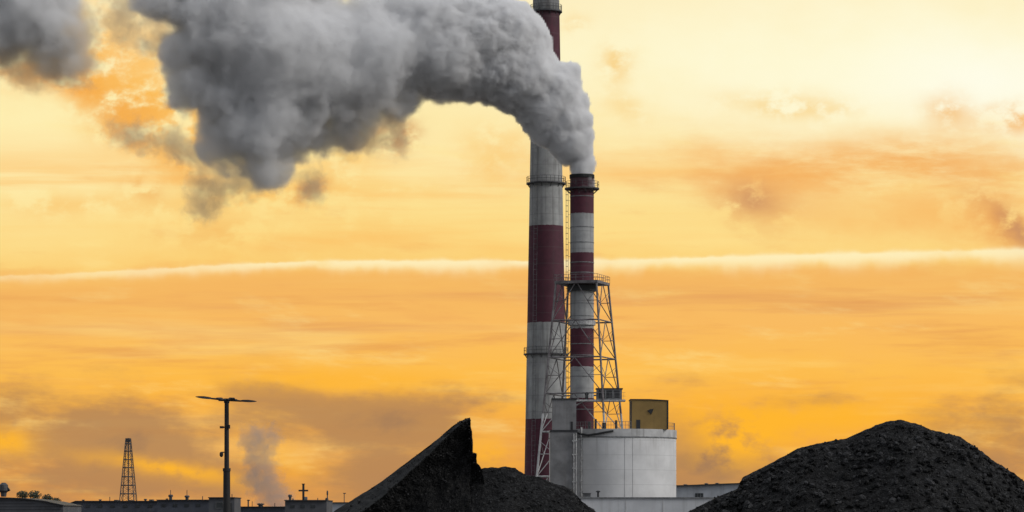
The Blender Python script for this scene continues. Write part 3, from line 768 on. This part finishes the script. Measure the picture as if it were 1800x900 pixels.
# ------------------------------------------------------------------ coal heaps
def fbm(p, o=5, H=.9, s=1.0): return mnoise.fractal(p * s, H, 2.0, o)

def chunk(mb, c, r, rr):
    """a broken lump of coal"""
    vs = []
    q = [(0, 0, 1), (.9, 0, .4), (.28, .85, .4), (-.72, .53, .4), (-.72, -.53, .4), (.28, -.85, .4), (.72, .53, -.4), (-.28, .85, -.4), (-.9, 0, -.4), (-.28, -.85, -.4), (.72, -.53, -.4), (0, 0, -1)]
    f = [(0, 1, 2), (0, 2, 3), (0, 3, 4), (0, 4, 5), (0, 5, 1), (1, 6, 2), (2, 7, 3), (3, 8, 4), (4, 9, 5), (5, 10, 1), (6, 7, 2), (7, 8, 3), (8, 9, 4), (9, 10, 5), (10, 6, 1), (11, 7, 6), (11, 8, 7), (11, 9, 8), (11, 10, 9), (11, 6, 10)]
    R = Matrix.Rotation(rr.uniform(0, 6.28), 3, Vector((rr.uniform(-1, 1), rr.uniform(-1, 1), rr.uniform(-1, 1))).normalized())
    sx, sy, sz = rr.uniform(.7, 1.3), rr.uniform(.6, 1.1), rr.uniform(.5, 1.)
    for a in q:
        v = R @ Vector((a[0] * sx, a[1] * sy, a[2] * sz)) * (r * rr.uniform(.75, 1.2)); vs.append(c + v)
    mb.add(vs, f)

def heap(name, label, crest, d, front, nu, nv, amp, nchunks, crange, seed, loc, band=None, rough=0.0, cat='coal heap'):
    """crest: list of (px, py) along the skyline; front(s): how far the foot comes towards the camera."""
    rr = random.Random(seed)
    cp = [(X(a, d), Z(b, d)) for a, b in crest]
    L = [0]
    for (a, b), (c_, e) in zip(cp, cp[1:]): L.append(L[-1] + math.hypot(c_ - a, e - b))
    def crest_at(u):
        s = u * L[-1]
        for i in range(len(L) - 1):
            if s <= L[i + 1] or i == len(L) - 2:
                f = (s - L[i]) / max(1e-6, L[i + 1] - L[i]); return cp[i][0] + (cp[i + 1][0] - cp[i][0]) * f, cp[i][1] + (cp[i + 1][1] - cp[i][1]) * f
    vs, fs = [], []
    N = nv * 2 + 1
    for i in range(nu + 1):
        u = i / nu; x, zc_ = crest_at(u)
        for j in range(N):
            w = j / (N - 1)
            tt = abs(w - .5) * 2                  # 0 on the crest, 1 at the foot
            side = -1 if w < .5 else 1            # -1 towards the camera
            if side < 0: y, z = front(u, tt, zc_)
            else: y, z = tt * (zc_ * 1.3 + .3), zc_ * (1 - tt)
            p = Vector((x, d + side * y, z))
            k = min(1, .3 + 3 * tt)
            q = p + Vector((seed * 3.1, 0, 0))
            dsp = fbm(q, 5, .8, .9) * amp * k + fbm(q, 4, .6, 4.0) * amp * .35
            dsp += (mnoise.noise(q * 9.0) ) * amp * .12
            if band is not None and side < 0 and tt < .22: dsp = dsp * .8 + fbm(q, 4, .7, 1.6) * .05
            elif side < 0 and j > 2 and rough: dsp += fbm(q, 4, .7, 2.2) * rough
            p += Vector((dsp * .35, side * dsp * .8, dsp * .55))
            if p.z < -.05: p.z = -.05
            vs.append(p)
    for i in range(nu):
        for j in range(N - 1):
            a = i * N + j; fs.append((a, a + N, a + N + 1, a + 1))
    mb = MB().add(vs, fs)
    base = len(vs)
    for _ in range(nchunks):
        i = rr.randrange(nu + 1); j = int(nv * (1 - rr.random() ** 1.25))
        j = max(0, min(nv + 2, j + rr.choice((0, 0, 0, 1))))
        p = Vector(vs[i * N + j])
        if p.z < .3: continue
        r = crange[0] + (crange[1] - crange[0]) * rr.random() ** 4.5
        p += Vector((rr.uniform(-.03, .03), -r * .2, rr.uniform(-.03, .03)))
        if abs(j - nv) < 5: r *= .55; p.z -= r * .6
        if band is not None and i / nu > .6: p.x -= r * 1.2; r *= .8
        if band is not None and j > nv * .78: r *= .7
        chunk(mb, p, r, rr)
    o = mb.build(name, M['coal'], None, False, loc)
    o.data.materials.append(M['coal_lump'])
    ns = nu * (N - 1); mi = np.zeros(len(o.data.polygons), dtype=np.int32); mi[ns:] = 1; o.data.polygons.foreach_set('material_index', mi)
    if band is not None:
        o.data.materials.append(M['coal_shoulder'])
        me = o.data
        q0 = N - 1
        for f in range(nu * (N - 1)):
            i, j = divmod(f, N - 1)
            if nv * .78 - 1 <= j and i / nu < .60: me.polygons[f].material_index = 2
    return tag(o, label, cat)

def interp(x, pts):
    for (a, b), (c_, e) in zip(pts, pts[1:]):
        if x <= c_: return b + (e - b) * max(0, (x - a)) / max(1e-6, c_ - a)
    return pts[-1][1]

# right hand mound
DR = 80.0
def fr_right(u, tt, zc_): return tt * (zc_ * 1.45 + .4), zc_ * (1 - tt ** 1.12)
heap('coal_heap', 'broad rounded heap of loose lumpy coal filling the right foreground',
     [(1070, 985), (1140, 932), (1215, 897), (1262, 873), (1296, 859), (1306, 838), (1345, 820), (1402, 788), (1440, 779), (1487, 771), (1520, 756), (1556, 742), (1580, 738), (1607, 744), (1640, 756), (1688, 768), (1712, 783), (1750, 812), (1782, 832), (1830, 864), (1900, 915), (1990, 985), (2040, 1030)],
     DR, fr_right, 420, 90, .10, 11000, (.014, .13), 1, (X(1560, DR), DR, 0))
# middle mound, right of the pointed heap
DM = 80.6
heap('coal_heap', 'lower rounded coal heap between the pointed heap and the white tank',
     [(780, 960), (805, 850), (832, 829), (850, 823), (872, 823), (888, 820), (905, 823), (925, 835), (950, 839), (975, 851), (990, 855), (1008, 864), (1030, 886), (1055, 906), (1085, 935), (1130, 985)],
     DM, lambda u, tt, zc_: (tt * (zc_ * 1.35 + .3), zc_ * (1 - tt)), 230, 70, .11, 3500, (.012, .055), 2, (X(930, DM), DM, 0))
# pointed heap with its dug face; the long slope on its left is still smooth
DL = 80.0
def fr_left(u, tt, zc_):
    # a smooth shoulder near the crest, wide at the foot and narrow at the peak, then the steep cut face
    bw = interp(u, [(0, .8), (.2, .66), (.4, .42), (.52, .2), (.60, .05), (.72, .03), (1, .03)])
    t0 = .22
    zs = zc_ - min(bw * .95, zc_ * .7)
    if tt < t0: f = tt / t0; return bw * 1.15 * f, zc_ + (zs - zc_) * f
    f = (tt - t0) / (1 - t0)
    return bw * 1.15 - zs * .10 * math.sin(min(1, f * 2.2) * math.pi) + zs * (.16 * f + .5 * f ** 4), zs * (1 - f)
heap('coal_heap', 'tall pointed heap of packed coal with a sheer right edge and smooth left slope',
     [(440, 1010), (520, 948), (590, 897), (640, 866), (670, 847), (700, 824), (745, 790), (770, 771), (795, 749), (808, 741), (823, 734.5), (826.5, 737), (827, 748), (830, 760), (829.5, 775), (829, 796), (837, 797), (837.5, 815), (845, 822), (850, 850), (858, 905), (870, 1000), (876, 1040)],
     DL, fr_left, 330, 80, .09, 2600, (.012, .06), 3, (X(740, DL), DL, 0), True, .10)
# ------------------------------------------------------------------ smoke
def volume_material(name, col, dens, aniso=.1):
    m = bpy.data.materials.new(name); m.use_nodes = True; t = m.node_tree
    for n in list(t.nodes): t.nodes.remove(n)
    out = t.nodes.new('ShaderNodeOutputMaterial'); pv = t.nodes.new('ShaderNodeVolumePrincipled')
    t.links.new(pv.outputs[0], out.inputs['Volume'])
    pv.inputs['Color'].default_value = col; pv.inputs['Density'].default_value = dens; pv.inputs['Anisotropy'].default_value = aniso
    return m

def poly_tools(poly):
    A = np.array(poly, float); B = np.roll(A, -1, 0)
    def inside(q):
        x, y = q[:, 0][:, None], q[:, 1][:, None]
        c = ((A[:, 1] > y) != (B[:, 1] > y)) & (x < (B[:, 0] - A[:, 0]) * (y - A[:, 1]) / (B[:, 1] - A[:, 1] + 1e-9) + A[:, 0])
        return c.sum(1) % 2 == 1
    def dist(q):
        d = B - A; ap = q[:, None] - A[None]
        f = np.clip((ap * d).sum(2) / (d * d).sum(1), 0, 1)
        return np.sqrt((((A + f[..., None] * d) - q[:, None]) ** 2).sum(2)).min(1)
    return A, inside, dist

def smoke_core(name, poly, dfun, m, seed, nballs, voxel, grow, parent, rmin=9, rmax=140, smooth=(5, 170), ease=None, extra=()):
    """The thick heart of a plume: balls of every size packed inside the outline, each at its own depth, merged into one skin."""
    rs = np.random.RandomState(seed)
    pg, inside, dist = poly_tools(poly)
    q = rs.uniform(pg.min(0), pg.max(0), (nballs * 30, 2)); q = q[inside(q)]
    d = dist(q); ok = d > rmin; q, d = q[ok], np.minimum(d[ok], rmax)
    T = d.copy()
    for b in np.argsort(-d)[:400]:
        near = ((q - q[b]) ** 2).sum(1) < (d[b] * .9) ** 2
        T[near] = np.maximum(T[near], d[b])
    bm = bmesh.new()
    for i in rs.permutation(len(q))[:nballs]:
        dd = dfun(*q[i]); k = dd / F
        r = d[i] * k * rs.uniform(.85, 1.0) 
        r -= min(grow(q[i][0]), r * .72)
        dep = rs.uniform(-1, 1) * max(0, T[i] - d[i]) * (.85 - .65 * (ease(q[i][0]) if ease else .5)) * k
        bmesh.ops.create_icosphere(bm, subdivisions=3 if r > 2 else 2, radius=r, matrix=Matrix.Translation((X(q[i][0], dd), dd + dep, Z(q[i][1], dd))))
    for ex, ey, er in extra:
        dd = dfun(ex, ey); k = dd / F
        bmesh.ops.create_icosphere(bm, subdivisions=3, radius=er * k - min(grow(ex), er * k * .6), matrix=Matrix.Translation((X(ex, dd), dd, Z(ey, dd))))
    me = bpy.data.meshes.new(name); bm.to_mesh(me); bm.free()
    o = bpy.data.objects.new(name, me); COL.objects.link(o)
    md = o.modifiers.new('merge', 'REMESH'); md.mode = 'VOXEL'; md.voxel_size = voxel
    md2 = o.modifiers.new('soften', 'SMOOTH'); md2.factor = .5; cos_ = []
    for it in smooth:               # little smoothing by the mouth, a lot where the smoke has spread
        md2.iterations = it
        dg = bpy.context.evaluated_depsgraph_get(); dg.update()
        me2 = bpy.data.meshes.new_from_object(o.evaluated_get(dg))
        co = np.empty(len(me2.vertices) * 3); me2.vertices.foreach_get('co', co); cos_.append(co.reshape(-1, 3))
    f = np.array([ease(900 + p[0] / p[1] * F) if ease else 1.0 for p in cos_[0]])[:, None]
    # broad swells over the spread part
    no = np.empty(len(f) * 3); me2.vertex_normals.foreach_get('vector', no); no = no.reshape(-1, 3)
    sw = np.array([mnoise.noise(Vector(p) / 13.0) * 2.6 + mnoise.noise(Vector(p) / 6.0) * .8 for p in cos_[1]])[:, None]
    me2.vertices.foreach_set('co', (cos_[0] * (1 - f) + (cos_[1] + no * sw) * f).ravel()); me2.update()
    o.modifiers.clear(); o.data = me2; bpy.data.meshes.remove(me)
    me2.name = name; me2.materials.clear(); me2.materials.append(m)
    me2.polygons.foreach_set('use_smooth', [True] * len(me2.polygons))
    me2.transform(Matrix.Translation(-root_loc(parent))); o.parent = parent
    return o

def vapour(name, core, m, parent, lo, hi, voxel, x_soft, x_crisp, P0, P1, lobes=None, rough_=.64):
    """The rolling vapour round a core: a density grid that thins out with distance from the core, torn by turbulence.
    P0 / P1: settings at x_crisp / x_soft (grow, edge, tear, tear_size, puff, puff_size, swirl, density)."""
    ng = bpy.data.node_groups.new(name, 'GeometryNodeTree')
    ng.interface.new_socket('Geometry', in_out='OUTPUT', socket_type='NodeSocketGeometry')
    N = ng.nodes.new
    def link(a, b): ng.links.new(a, b)
    pos = N('GeometryNodeInputPosition').outputs[0]
    px_ = xyz(ng, pos)[0]
    w = sst(px_, x_crisp, x_soft)
    par = [w * (b - a) + a for a, b in zip(P0, P1)]
    grow, edge, tear, tsize, puff, psize, swirl, dens = par
    def vmath(op, a, b):
        n = N('ShaderNodeVectorMath'); n.operation = op
        for i, x in enumerate((a, b)):
            if isinstance(x, E): x = x.v
            if isinstance(x, tuple): n.inputs[i].default_value = x
            else: link(x, n.inputs[i if not (op == 'SCALE' and i == 1) else 'Scale'])
        return n.outputs[0]
    def scl(p, f):
        n = N('ShaderNodeVectorMath'); n.operation = 'SCALE'; link(p, n.inputs[0]); n.inputs['Scale'].default_value = f
        return n.outputs[0]
    def nz(p, detail, rough, col=False):
        n = N('ShaderNodeTexNoise'); link(p, n.inputs['Vector']); n.inputs['Scale'].default_value = 1.0
        n.inputs['Detail'].default_value = detail; n.inputs['Roughness'].default_value = rough
        return n.outputs['Color'] if col else E(ng, n.outputs[0])
        # slow swirl of the whole field
    def both(fn, k):            # the same pattern at the two sizes, blended along the plume
        if P0[k] == P1[k]: return fn(P0[k])
        return mixv(fn(P0[k]), fn(P1[k]))
    def mixv(a, b):
        n = N('ShaderNodeMix')
        link(w.v, n.inputs[0])
        if isinstance(a, E):
            link(a.v, n.inputs[2]); link(b.v, n.inputs[3]); return E(ng, n.outputs[0])
        n.data_type = 'VECTOR'
        link(a, n.inputs[4]); link(b, n.inputs[5]); return n.outputs[1]
    num = lambda x: E(ng, x)
    s1 = both(lambda z_: vmath('SUBTRACT', nz(scl(pos, 1 / (z_ * 2.2)), 2.0, .5, True), (.5, .5, .5)), 3)
    p1 = vmath('ADD', pos, vmath('SCALE', s1, swirl))
    if lobes:                       # seed bodies made on the spot
        jn = N('GeometryNodeJoinGeometry')
        for c_, r_ in lobes:
            ic = N('GeometryNodeMeshIcoSphere'); ic.inputs['Radius'].default_value = r_; ic.inputs['Subdivisions'].default_value = 2
            tr = N('GeometryNodeTransform'); tr.inputs['Translation'].default_value = c_
            link(ic.outputs[0], tr.inputs[0]); link(tr.outputs[0], jn.inputs[0])
        src = jn.outputs[0]
    else:
        oi = N('GeometryNodeObjectInfo'); oi.transform_space = 'RELATIVE'; oi.inputs['Object'].default_value = core; src = oi.outputs['Geometry']
    gp = N('GeometryNodeProximity'); gp.target_element = 'FACES'
    link(src, gp.inputs['Geometry'] if 'Geometry' in gp.inputs else gp.inputs[0])
    link(p1, gp.inputs['Sample Position'] if 'Sample Position' in gp.inputs else gp.inputs['Source Position'])
    d = E(ng, gp.outputs['Distance'])
    def vor(z_):
        vo = N('ShaderNodeTexVoronoi'); vo.feature = 'SMOOTH_F1'; vo.inputs['Smoothness'].default_value = .12
        vo.inputs['Detail'].default_value = 1.0; vo.inputs['Roughness'].default_value = .45; vo.inputs['Scale'].default_value = 1.0; vo.normalize = True
        link(scl(p1, 1 / z_), vo.inputs['Vector']); return E(ng, vo.outputs['Distance'])
    f1 = both(vor, 5)
    tn = both(lambda z_: nz(scl(p1, 1 / z_), 7.0, rough_), 3) - .5
    s = d / grow + (f1 - .35) * puff + tn * tear
    n = N('ShaderNodeMapRange'); n.interpolation_type = 'SMOOTHSTEP'
    link(s.v, n.inputs[0]); link((edge + 1.0).v, n.inputs[1]); link((1.0 - edge).v, n.inputs[2]); n.inputs[3].default_value = 0; link(dens.v, n.inputs[4])
    vc = N('GeometryNodeVolumeCube'); link(n.outputs[0], vc.inputs['Density'])
    vc.inputs['Background'].default_value = 0
    vc.inputs['Min'].default_value = lo; vc.inputs['Max'].default_value = hi
    for i, a in enumerate('XYZ'): vc.inputs['Resolution ' + a].default_value = max(8, int((hi[i] - lo[i]) / voxel))
    sm = N('GeometryNodeSetMaterial'); sm.inputs['Material'].default_value = m
    link(vc.outputs[0], sm.inputs['Geometry'])
    go_ = N('NodeGroupOutput'); link(sm.outputs[0], go_.inputs[0])
    vd = bpy.data.volumes.new(name); vob = bpy.data.objects.new(name, vd); COL.objects.link(vob); vob.parent = parent
    vd.materials.append(m)
    md = vob.modifiers.new('vapour', 'NODES'); md.node_group = ng
    return vob

main_poly = [(1007, 338), (1005, 309), (998, 298), (985, 283), (958, 262), (932, 240), (912, 210), (870, 194), (840, 190), (800, 188), (760, 182), (720, 183), (698, 186), (690, 206), (662, 230), (612, 248), (562, 248),
             (532, 276), (514, 300), (490, 318), (452, 316), (410, 300), (381, 276), (384, 232), (380, 196), (347, 182), (324, 140), (306, 100), (298, 62), (284, 22), (264, -10), (250, -50), (270, -130), (450, -140), (540, -70), (575, -6), (600, 1), (640, -4),
             (700, -14), (800, -10), (880, -10), (930, 2), (952, 20), (968, 50), (976, 84), (984, 108), (1004, 106), (1018, 114), (1022, 150), (1034, 172), (1040, 206), (1045, 238), (1043, 262), (1048, 282), (1044, 309), (1040, 338)]
# the torn skin swells past the packed heart, so the underside of the heart sits a little higher
main_poly = [(a, b - (16 if 400 < a < 560 else 13)) if 370 < a < 900 and b > 150 else (a, b) for a, b in main_poly]
def soft_w(px): 
    f = min(1, max(0, (1000 - px) / 420.)); return f * f * (3 - 2 * f)
G0, G1 = .7, 3.9
M['smoke_core'] = mat('thick smoke', (.88, .88, .885, 1), 1.0, 0, .01, .1)
M['smoke_core'].node_tree.nodes['Principled BSDF'].inputs['Specular IOR Level'].default_value = 0
mv = volume_material('grey smoke vapour', (.968, .969, .973, 1), 1.0)
sp = thing('smoke_plume', (X(1023, 500), 500, Z(309, 500)), 'huge dense grey smoke plume rolling leftwards from the slim chimney mouth', 'smoke')
pd = lambda x, y: 500 - max(0, 960 - x) * .022
core = smoke_core('dense_core', main_poly, pd, M['smoke_core'], 3, 330, .45, lambda px: G0 + (G1 - G0) * soft_w(px), sp, ease=soft_w,
    extra=[(1024, 332, 19), (1024, 318, 20), (1024, 304, 20), (1023, 290, 21), (1023, 268, 22), (1020, 240, 25), (1018, 212, 24), (1012, 182, 24), (1002, 150, 22), (1001, 126, 20), (988, 236, 34), (998, 272, 20), (960, 232, 28), (970, 180, 40), (464, 240, 42), (440, 228, 48), (420, 222, 38)])
base_ = sp.location
lo_ = Vector((X(200, 490), 466, Z(430, 500))) - base_; hi_ = Vector((X(1065, 500), 512, Z(-175, 500))) - base_
VOX = .3
#            grow edge tear tsize puff psize swirl dens
vapour('vapour', core, mv, sp, tuple(lo_), tuple(hi_), VOX, X(680, 500) - base_.x, X(970, 500) - base_.x,
       (G0, .12, 1.25, 1.4, 2.3, 2.4, .5, 2.8), (G1, .2, 2.7, 6.0, .05, 3.4, 3.0, .6), None, .67)
def lobes_at(seq, d, base): return [(tuple(Vector((X(a, d), d + o_, Z(b, d))) - base), r * d / F) for a, b, r, o_ in seq]
# torn shreds hanging off its left end
def cluster(cx, cy, sx, sy, rot, n, rmax, r_):
    o = []
    for _ in range(n):
        a, b = r_.gauss(0, .5) * sx, r_.gauss(0, .5) * sy
        o.append((cx + a * math.cos(rot) - b * math.sin(rot), cy + a * math.sin(rot) + b * math.cos(rot), rmax * r_.random() ** 2 + .4, r_.uniform(-2.5, 2.5)))
    return o
rw = random.Random(21); seq = []
for a in ((300, 250, 46, 14, .45, 16, 6), (345, 275, 30, 10, .4, 8, 4), (230, 240, 30, 12, .3, 8, 2.5), (385, 325, 40, 22, -.5, 18, 6), (352, 362, 16, 16, 0, 9, 4), (548, 332, 18, 7, -.5, 8, 3), (690, 236, 16, 20, 0, 11, 4),
          (275, 60, 16, 40, -.2, 10, 4), (222, 40, 22, 40, -.3, 16, 6), (235, 6, 26, 16, 0, 12, 8), (370, 215, 8, 30, 0, 7, 4), (420, 325, 40, 8, .1, 9, 4), (640, 250, 40, 7, -.2, 7, 2.5)):
    seq += cluster(*a, rw)
mw = volume_material('thin brown smoke', (.95, .82, .64, 1), 1.0, .6)
vapour('shreds', None, mw, sp, tuple(Vector((X(150, 492), 482, Z(420, 492))) - base_), tuple(Vector((X(760, 492), 501, Z(-40, 492))) - base_), .22, X(600, 500) - base_.x, X(980, 500) - base_.x,
       (1.5, .5, 6.0, 1.9, .2, 2.0, 3.0, .2), (1.5, .5, 6.0, 1.9, .2, 2.0, 3.0, .2), lobes_at(seq, 492, base_), .7)
# detached bank, upper left
DB = 470
left_poly = [(-230, -40), (-170, -110), (-90, -140), (10, -130), (66, -95), (86, -40), (104, 10), (128, 70), (132, 104), (112, 122), (84, 124), (50, 116), (0, 104), (-80, 104), (-170, 80), (-215, 30)]
left_poly = [(a, b - 22) if b > 60 else (a, b) for a, b in left_poly]
sb = thing('smoke_bank', (X(20, DB), DB, Z(125, DB)), 'detached soft grey bank of smoke in the upper left corner', 'smoke')
cb = smoke_core('dense_core', left_poly, lambda x, y: DB, M['smoke_core'], 9, 260, .6, lambda px: 3.6, sb, rmin=14, rmax=60)
bb = sb.location
vapour('vapour', cb, mv, sb, tuple(Vector((X(-310, DB), DB - 17, Z(180, DB))) - bb), tuple(Vector((X(235, DB), DB + 17, Z(-215, DB))) - bb), .4, 0, 1,
       (4.2, .4, 2.4, 6.0, .1, 3.0, 4.0, .8), (4.2, .4, 2.4, 6.0, .1, 3.0, 4.0, .8))
seq = []
for a in ((140, 100, 26, 30, 0, 14, 6), (110, 124, 40, 10, .1, 12, 5), (50, 122, 50, 8, 0, 12, 5), (5, 108, 40, 8, 0, 10, 5), (140, 50, 12, 30, .2, 8, 5)): seq += cluster(*a, rw)
vapour('shreds', None, mw, sb, tuple(Vector((X(-60, DB), DB - 9, Z(190, DB))) - bb), tuple(Vector((X(215, DB), DB + 9, Z(0, DB))) - bb), .25, 0, 1,
       (1.9, .5, 6.0, 2.2, .2, 2.0, 3.2, .2), (1.9, .5, 6.0, 2.2, .2, 2.0, 3.2, .2), lobes_at(seq, DB, bb), .7)
# thin steam far behind the flat store
DS = 620
ss = thing('steam_wisp', (X(490, DS), DS, 0), 'thin grey steam column rising behind the flat store, left of the cross', 'steam')
seq = [(488, 900, 10, 0), (486, 880, 13, 0), (476, 868, 14, 0), (466, 852, 14, 0), (452, 838, 10, 0), (462, 822, 11, 0), (455, 805, 10, 0), (458, 790, 12, 0), (452, 775, 14, 0), (468, 772, 10, 0), (440, 772, 7, 0)]
mst = volume_material('thin steam', (.52, .51, .54, 1), 1.0)
o_ = vapour('column', None, mst, ss, tuple(Vector((X(395, DS), DS - 6, Z(925, DS))) - ss.location), tuple(Vector((X(535, DS), DS + 6, Z(740, DS))) - ss.location), .3, 0, 1,
       (1.7, .5, 6.5, 1.9, .3, 2.0, 2.6, .17), (1.7, .5, 6.5, 1.9, .3, 2.0, 2.6, .17), lobes_at(seq, DS, ss.location))
